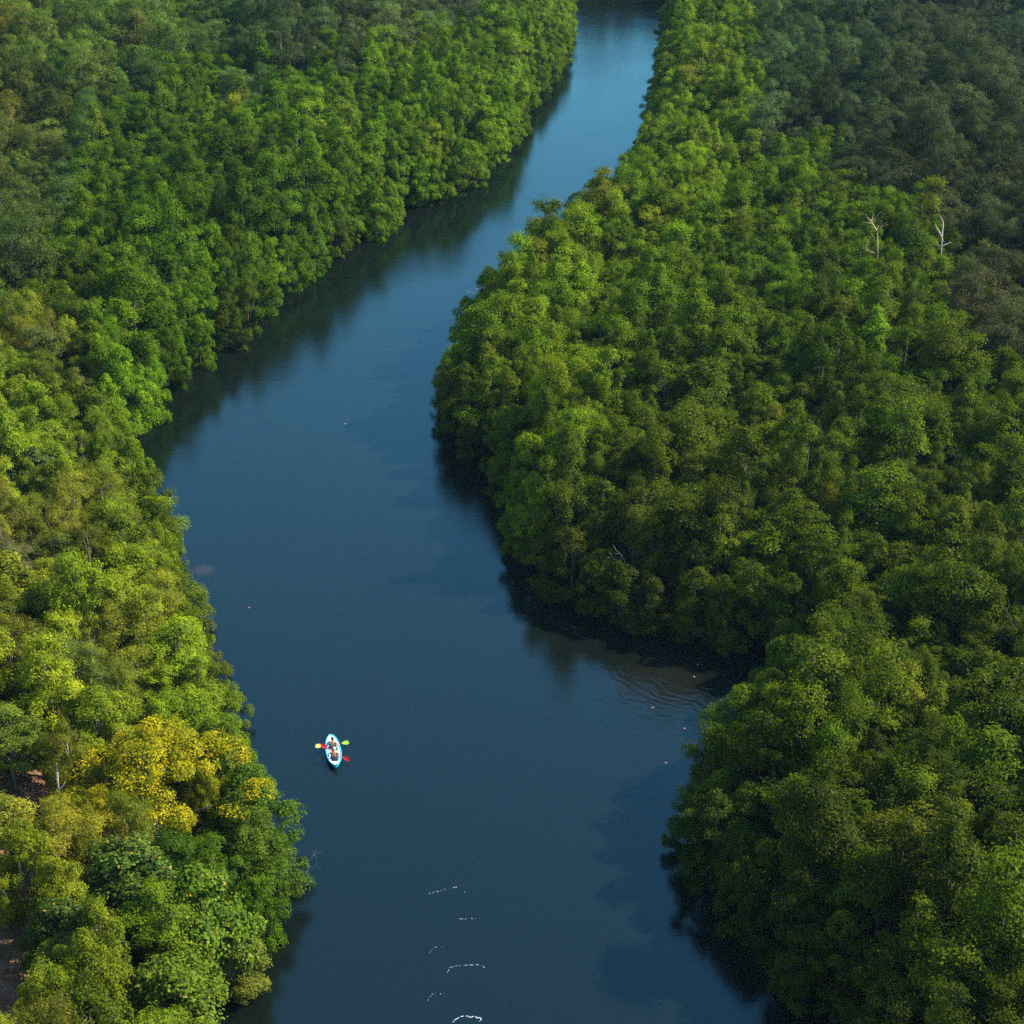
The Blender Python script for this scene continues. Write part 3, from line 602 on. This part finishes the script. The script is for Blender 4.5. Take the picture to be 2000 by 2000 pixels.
forest('mangrove_forest', 'farther mangroves merging into an even green canopy on both banks', rest['mangrove'], ['mangrove', 'bank', 'hill', 'wispy', 'broad'])
forest('inland_forest', 'farthest dull green woodland along the top of the photo', rest['inland'], ['inland'])

# ------------------------------------------------------------------ kayak, paddlers, paddles
def kayak_and_people():
    B = at(646.3, 1439.5, .15); S = at(656.2, 1499, .15)
    ctr = (B + S) / 2; dv = B - S; L = float(np.hypot(dv[0], dv[1])); rz = math.atan2(dv[1], dv[0]) - math.pi / 2
    print('KAYAK', L, ctr)
    W = .45; M_CY = principled('turquoise plastic hull', (.04, .58, .72), .35, .5); M_WH = principled('white deck plastic', (.86, .90, .92), .4, .5)
    root = empty('kayak', (ctr[0], ctr[1], 0), rz); tag(root, 'white and turquoise two seat kayak on the open river with two paddlers', 'kayak')
    nst = 25; hull = MB(); deck = MB()
    def wid(t): return W * max(.03, (1 - abs(t) ** 2.5)) ** .62
    secs = []
    for i in range(nst):
        t = -1 + 2 * i / (nst - 1); y = t * L / 2; w = wid(t); rise = .10 * abs(t) ** 3
        secs.append([(-w, y, .24 + rise), (-w * .97, y, .12 + rise), (-w * .7, y, -.04 + rise * 1.1), (0, y, -.11 + rise * 1.6), (w * .7, y, -.04 + rise * 1.1), (w * .97, y, .12 + rise), (w, y, .24 + rise)])
    for s in secs: hull.v += s
    for i in range(nst - 1):
        for k in range(6): a = i * 7 + k; hull.f.append((a, a + 7, a + 8, a + 1)); hull.m.append(0)
    for i in range(nst):
        t = -1 + 2 * i / (nst - 1); y = t * L / 2; w = wid(t) * .87; rise = .10 * abs(t) ** 3; well = .13 * (1 - min(1, abs(t) / .72) ** 6)
        deck.v += [(-w, y, .252 + rise), (-w * .80, y, .262 + rise), (-w * .62, y, .25 + rise - well), (0, y, .24 + rise - well), (w * .62, y, .25 + rise - well), (w * .80, y, .262 + rise), (w, y, .252 + rise)]
    for i in range(nst - 1):
        for k in range(6): a = i * 7 + k; deck.f.append((a, a + 1, a + 8, a + 7)); deck.m.append(0)
    hull.f.append(tuple(range(7))); hull.m.append(0)
    mobj('hull', hull.mesh('hull', [M_CY]), root); mobj('deck', deck.mesh('deck', [M_WH]), root)
    rim = MB()
    for sgn in (-1, 1): rim.tube([(sgn * wid(-1 + 2 * i / (nst - 1)), (-1 + 2 * i / (nst - 1)) * L / 2, .25 + .10 * abs(-1 + 2 * i / (nst - 1)) ** 3) for i in range(nst)], [.042] * nst, 8)
    mobj('gunwale', rim.mesh('gunwale', [M_CY]), root)
    M_SEAT = principled('dark seat pad', (.02, .035, .05), .7)
    for yc in (.30, -.88):
        s = MB(); s.ball((0, yc, .155), (.21, .2, .035), 12, 6); s.ball((0, yc - .2, .30), (.2, .035, .16), 12, 6); mobj('seat', s.mesh('seat', [M_SEAT]), root)
    # carry handles at both ends
    for yc in (L * .43, -L * .43):
        h = MB(); h.tube([(-.07, yc, .30), (-.05, yc, .36), (.05, yc, .36), (.07, yc, .30)], [.012] * 4, 6); mobj('handle', h.mesh('handle', [M_SEAT]), root)

    cr, sr = math.cos(rz), math.sin(rz)
    def wpos(p): return Vector((ctr[0] + cr * p[0] - sr * p[1], ctr[1] + sr * p[0] + cr * p[1], p[2]))
    def paddle(name, label, a, b, c1, c2):
        """a, b: blade tips in kayak space"""
        a = Vector(a); b = Vector(b); mid = (a + b) / 2; d = (b - a).normalized(); L2 = (b - a).length
        r = empty(name, wpos(mid)); r.rotation_euler = (0, 0, rz); tag(r, label, 'paddle', 'kayak paddles')
        sh = MB(); sh.tube([d * (-L2 / 2 + .4), d * (L2 / 2 - .4)], [.016, .016], 8); mobj('shaft', sh.mesh('shaft', [principled('black paddle shaft', (.03, .03, .03), .4)]), r)
        for sgn, c in ((-1, c1), (1, c2)):
            bl = MB(); side = d.cross(Vector((0, -.8, .6))).normalized(); nn = d.cross(side).normalized(); prof = [(0, .018), (.08, .07), (.2, .115), (.34, .13), (.43, .11), (.47, .04)]
            for off in (-.006, .006):
                for q, w in prof:
                    p = d * sgn * (L2 / 2 - .47 + q)
                    for e in (-1, 0, 1): bl.v.append(tuple(p + side * w * e + nn * (off - .018 * abs(e))))
            n = len(prof)
            for lay in (0, 1):
                for i in range(n - 1):
                    for e in (0, 1): a0 = lay * n * 3 + i * 3 + e; bl.f.append((a0, a0 + 1, a0 + 4, a0 + 3)); bl.m.append(0)
            for i in range(n - 1):
                for e in (0, 2): a0 = i * 3 + e; b0 = a0 + n * 3; bl.f.append((a0, a0 + 3, b0 + 3, b0)); bl.m.append(0)
            q = principled('blade plastic', c, .35); o = mobj('blade', bl.mesh('blade', [q], False), r)
        return mid, d
    M_SK1 = principled('tanned skin', (.78, .44, .27), .5); M_SK2 = principled('orange tan skin', (.78, .42, .25), .5)  # two skin tones: front paddler tanned, rear paddler orange tan
    M_HAIR = principled('black hair', (.012, .010, .010), .5)

    def person(label, y0, mid, d, skin, hairm, hair_kind, shortm, lean, hk=None):
        """seated paddler; origin at the hips on the seat; body is one skinned surface with both hands closed on the shaft"""
        r = empty('person', wpos((0, y0, .17))); r.rotation_euler = (0, 0, rz); tag(r, label, 'person')
        o0 = Vector((0, y0, .17)); hl = mid - o0 - d * .34; hr = mid - o0 + d * .34
        if hl.x > hr.x: hl, hr = hr, hl
        me = bpy.data.meshes.new('body'); verts = []; edges = []; rad = []
        def v(p, rr, par=None):
            verts.append(tuple(p)); rad.append(rr); i = len(verts) - 1
            if par is not None: edges.append((par, i))
            return i
        pel = v((0, 0, .10), (.155, .12)); w1 = v((0, -.03 + lean * .3, .26), (.14, .10), pel); ch = v((0, -.03 + lean * .7, .42), (.165, .11), w1)
        up = v((0, -.03 + lean, .54), (.12, .085), ch); nk = v((0, -.01 + lean, .62), (.055, .055), up); hd = v((0, .01 + lean, .70), (.075, .085), nk); tp = v((0, .0 + lean, .83), (.07, .08), hd)
        for s, hnd in ((-1, hl), (1, hr)):
            sh = v((s * .18, -.03 + lean, .53), (.062, .062), up)
            S0 = Vector((s * .18, -.03 + lean, .53)); mid2 = (S0 + hnd) / 2; reach = (hnd - S0).length; bend = math.sqrt(max(.0, .31 ** 2 - (reach / 2) ** 2)) if reach < .62 else .02
            el = mid2 + Vector((s * .5, -.2, -.8)).normalized() * bend
            ua = v(S0.lerp(el, .5), (.05, .05), sh); e = v(el, (.038, .038), ua); fa = v(el.lerp(hnd, .5), (.036, .036), e); wr = v(el.lerp(hnd, .86), (.024, .026), fa)
            v(hnd + Vector((0, 0, .022)), (.036, .026), wr)
            hp = v((s * .095, .05, .09), (.095, .09), pel); kn0 = Vector((s * .17, .44, .27)); th = v(Vector((s * .095, .05, .09)).lerp(kn0, .5), (.078, .078), hp)
            kn = v(kn0, (.055, .055), th); cf = v((s * .15, .62, .17), (.055, .052), kn); an = v((s * .12, .82, .06), (.034, .034), cf); v((s * .12, .93, .13), (.04, .03), an)
        me.from_pydata(verts, edges, []); ob = mobj('body', me, r)
        ob.modifiers.new('skin', 'SKIN'); sm = ob.modifiers.new('sub', 'SUBSURF'); sm.levels = sm.render_levels = 2
        for i, q in enumerate(rad): me.skin_vertices[0].data[i].radius = q; me.skin_vertices[0].data[i].use_root = (i == 0)
        ob.modifiers['skin'].branch_smoothing = .6
        dg = bpy.context.evaluated_depsgraph_get(); me2 = bpy.data.meshes.new_from_object(ob.evaluated_get(dg)); ob.modifiers.clear(); 
        # fingers curled round the shaft, nose and ears, joined into the body's own mesh
        ex = MB()
        for s, hnd in ((-1, hl), (1, hr)):
            for k in range(4):
                c = hnd + d * (-.033 + .022 * k); ln = (.9, 1.0, .95, .8)[k]
                ex.tube([c + Vector((0, -.02, .03)), c + Vector((0, .026 * ln, .026)), c + Vector((0, .032 * ln, -.012)), c + Vector((0, .008, -.027 * ln))], [.0105, .0100, .0092, .0078], 6)
            c = hnd + d * (-.045 * s); ex.tube([c + Vector((0, -.02, .005)), c + Vector((0, -.03, -.012)), c + Vector((0, .0, -.028))], [.013, .011, .009], 6)
        hc = Vector((0, .01 + lean, .755))
        ex.ball(hc + Vector((0, .095, -.01)), (.014, .022, .022), 8, 5); ex.ball(hc + Vector((0, .01, .0)), (.078, .095, .115), 14, 10)
        for s in (-1, 1): ex.ball(hc + Vector((s * .08, 0, -.01)), (.012, .022, .032), 8, 5)
        b = len(me2.vertices); vs = [tuple(q.co) for q in me2.vertices] + ex.v; fs = [tuple(p.vertices) for p in me2.polygons] + [tuple(i + b for i in f) for f in ex.f]
        m3 = bpy.data.meshes.new('body'); m3.from_pydata(vs, [], fs); m3.materials.append(skin); m3.polygons.foreach_set('use_smooth', [True] * len(fs)); m3.update(); ob.data = m3
        f_ = MB(); M_EYE = principled('dark eyes', (.02, .015, .01), .3)
        for s in (-1, 1): f_.ball(hc + Vector((s * .03, .088, .012)), (.012, .01, .008), 8, 5)
        f_.tube([hc + Vector((-.02, .094, -.05)), hc + Vector((.02, .094, -.05))], [.006, .006], 5); mobj('face', f_.mesh('face', [M_EYE]), r)
        h = MB()
        if hair_kind == 'hair':
            h.ball(hc + Vector((0, -.018, .022)), (.094, .104, .122), 14, 9); h.ball(hc + Vector((0, -.07, -.05)), (.06, .045, .08), 10, 7); mobj('hair', h.mesh('hair', [hairm]), r)
        else:
            h.ball(hc + Vector((0, -.008, .045)), (.094, .11, .095), 14, 9); h.ball(hc + Vector((0, .03, .04)), (.11, .15, .014), 14, 6); mobj('sun_hat', h.mesh('sun_hat', [hairm]), r)
        sh_ = MB(); sh_.ball((0, -.005, .09), (.185, .145, .12), 14, 8)
        for s in (-1, 1): sh_.tube([(s * .07, .0, .085), (s * .12, .2, .16), (s * .145, .33, .225)], [.115, .102, .094], 10)
        mobj('swim_shorts', sh_.mesh('swim_shorts', [shortm]), r)
        if hk:
            t = MB(); t.tube([(0, -.02 + lean * .3, .2), (0, -.03 + lean * .7, .42), (0, -.03 + lean, .53)], [.165, .18, .12], 12)
            for v_ in range(len(t.v)): q = t.v[v_]; t.v[v_] = (q[0] * 1.02, (q[1] + .03) * .72 - .03, q[2])
            mobj('life_vest', t.mesh('life_vest', [hk]), r)
        return r
    # kayak space: x to the right, y towards the bow
    m1, d1 = paddle('paddle', 'paddle with yellow green blades held level by the front paddler', (-1.08, .34, .50), (1.04, .48, .44), (.80, .86, .14), (.36, .66, .04))
    m2, d2 = paddle('paddle', 'paddle with red blades dipping to the water on the stern side', (-.76, .04, .78), (.88, -1.10, .18), (.85, .02, .06), (.62, .01, .03))
    person('bare backed paddler with black hair seated in front, holding the yellow paddle', .36, m1, d1, M_SK1, M_HAIR, 'hair', principled('dark blue shorts', (.015, .03, .05), .8), -.02)
    person('paddler in a pale sun hat seated behind, holding the red paddle', -.82, m2, d2, M_SK2, principled('cream hat', (.80, .74, .62), .8), 'hat', principled('black shorts', (.02, .02, .022), .8), .02)
kayak_and_people()

def undergrowth():
    ru = np.random.RandomState(31); n = 150000; y = ru.uniform(58, 150, n); x = -y * ru.uniform(.05, .36, n) - 1; d = river_sd(x, y)
    cl = np.sin(x * 1.1 + 2 * np.sin(y * .7)) + np.cos(y * .9 + 1.7 * np.sin(x * .8)) + ru.normal(size=n) * .5
    k = (d > 3.4) & (cl > -.6); x, y, d = x[k], y[k], d[k]; n = len(x); z = terr(x, y, d) + np.abs(ru.normal(size=n)) * .30 * (1 + (cl[k] > 1))
    p = np.stack([x, y, z], 1); nn = nrm(np.array([0, 0, .8]) + ru.normal(size=(n, 3)) * .5); t = ru.normal(size=(n, 3)); t = nrm(t - nn * (t * nn).sum(1, keepdims=True)); b = np.cross(nn, t)
    L = ru.uniform(.08, .22, (n, 1)); W = L * .45
    o = mobj('undergrowth', quads_mesh('undergrowth', np.stack([p - t * L * .5, p + b * W * .5, p + t * L * .5, p - b * W * .5], 1), [leaf_mat('low leaves', (.20, .12, .06), .35, .004)]))
    o['tint'] = [.085, .10, .02]; tag(o, 'low leafy undergrowth and dry leaves on the brown slope', kind='stuff')
undergrowth()

# ------------------------------------------------------------------ floating leaves and wake foam
M_FL = principled('pink orange fallen leaf', (.55, .22, .14), .6)
FLOAT = [(675, 828, 'pale leaf in midstream above the kayak, nearer the far left bank'), (761, 892, 'pink leaf in midstream level with the outer corner of the point'), (487, 1187, 'orange leaf near the left bank above the drowned branch'),
         (1363, 1298, 'upper pink leaf of the line in the inlet mouth'), (1356, 1322, 'orange leaf just below the upper pink leaf in the inlet mouth'), (1275, 1382, 'reddish leaf on the ripples before the inlet'),
         (1337, 1423, 'leaf close against the near right bank'), (1301, 1490, 'lowest drifting leaf off the near right bank'), (510, 1531, 'tiny white leaf close to the left bank beside the kayak')]
for i, (u, v, lab) in enumerate(FLOAT):
    b = MB(); n = 9
    for k in range(n): w = 2 * math.pi * k / n; b.v.append((.08 * math.cos(w) * (1 if k else 1.35), .045 * math.sin(w), .012 + .01 * math.cos(2 * w)))
    b.v.append((0, 0, .006)); b.f = [(k, (k + 1) % n, n) for k in range(n)]; b.m = [0] * n
    me = b.mesh('floating_leaf', [M_FL if i not in (0, 8) else principled('pale leaf', (.6, .5, .42), .6)], False)
    sm = None; o = mobj('floating_leaf', me); p = at(u, v); o.location = (p[0], p[1], .004); o.rotation_euler = (0, 0, i * 1.3); tag(o, lab, 'leaf', 'leaves drifting on the river')
FOAM = [[(215,523),(300,505),(365,485),(405,475),(460,463),(490,457),(515,460)], [(590,515),(600,510)], [(383,835),(390,832)], [(487,801),(510,801),(580,800),(660,795),(712,798),(740,793)],
        [(153,1190),(210,1170),(235,1135),(262,1115),(295,1098),(325,1094),(360,1100),(385,1100)], [(405,1385),(412,1362),(432,1325),(515,1302),(550,1302),(562,1297),(628,1298),(715,1292),(775,1297),(808,1323)],
        [(185,1690),(222,1640),(245,1612),(265,1605),(340,1608),(385,1603)], [(460,1915),(475,1898),(490,1885),(515,1875),(540,1858),(560,1848),(595,1843),(625,1848),(650,1858),(690,1850),(730,1865),(765,1868),(775,1875),(760,1895),(745,1910)]]
rf = np.random.RandomState(5); fm = MB()
for li, ln in enumerate(FOAM):
    for (a, b) in zip(ln[:-1], ln[1:]):
        L_ = math.hypot(b[0] - a[0], b[1] - a[1]); n = max(2, int(L_ / 6))
        for i in range(n):
            dens = (.45, 1, 1, .4, .35, .6, .35, .95)[li]
            if rf.rand() > dens * .75: continue
            t = i / n; zx = a[0] + (b[0] - a[0]) * t + rf.normal() * 3; zy = a[1] + (b[1] - a[1]) * t + rf.normal() * 2
            p = at(800 + zx * .1812, 1650 + zy * .1812); s = rf.uniform(.006, .020) * (1.25 if li == 7 else .9)
            fm.ball((p[0], p[1], .004), (s * 1.5, s * 1.3, s * .5), 6, 4)
tag(mobj('foam', fm.mesh('foam', [principled('white foam', (.8, .85, .88), .5)])), 'thin broken arcs of white wake foam at the bottom of the river', kind='stuff')

# ------------------------------------------------------------------ haze
if HAZE:
    m, n, l = mat('thin river haze'); o = n.new('ShaderNodeOutputMaterial'); pv = n.new('ShaderNodeVolumePrincipled')
    pv.inputs['Color'].default_value = (.42, .70, 1, 1); pv.inputs['Density'].default_value = HAZE; pv.inputs['Anisotropy'].default_value = .1; l.new(pv.outputs[0], o.inputs['Volume'])
    b = MB(); x0, x1, y0, y1, z0, z1 = -7500, 7500, -7500, 8000, -4, 72
    b.v = [(x0, y0, z0), (x1, y0, z0), (x1, y1, z0), (x0, y1, z0), (x0, y0, z1), (x1, y0, z1), (x1, y1, z1), (x0, y1, z1)]
    b.f = [(3, 2, 1, 0), (4, 5, 6, 7), (0, 1, 5, 4), (1, 2, 6, 5), (2, 3, 7, 6), (3, 0, 4, 7)]; b.m = [0] * 6
    tag(mobj('haze', b.mesh('haze', [m], False)), 'thin bluish air over the river and forest', kind='stuff')
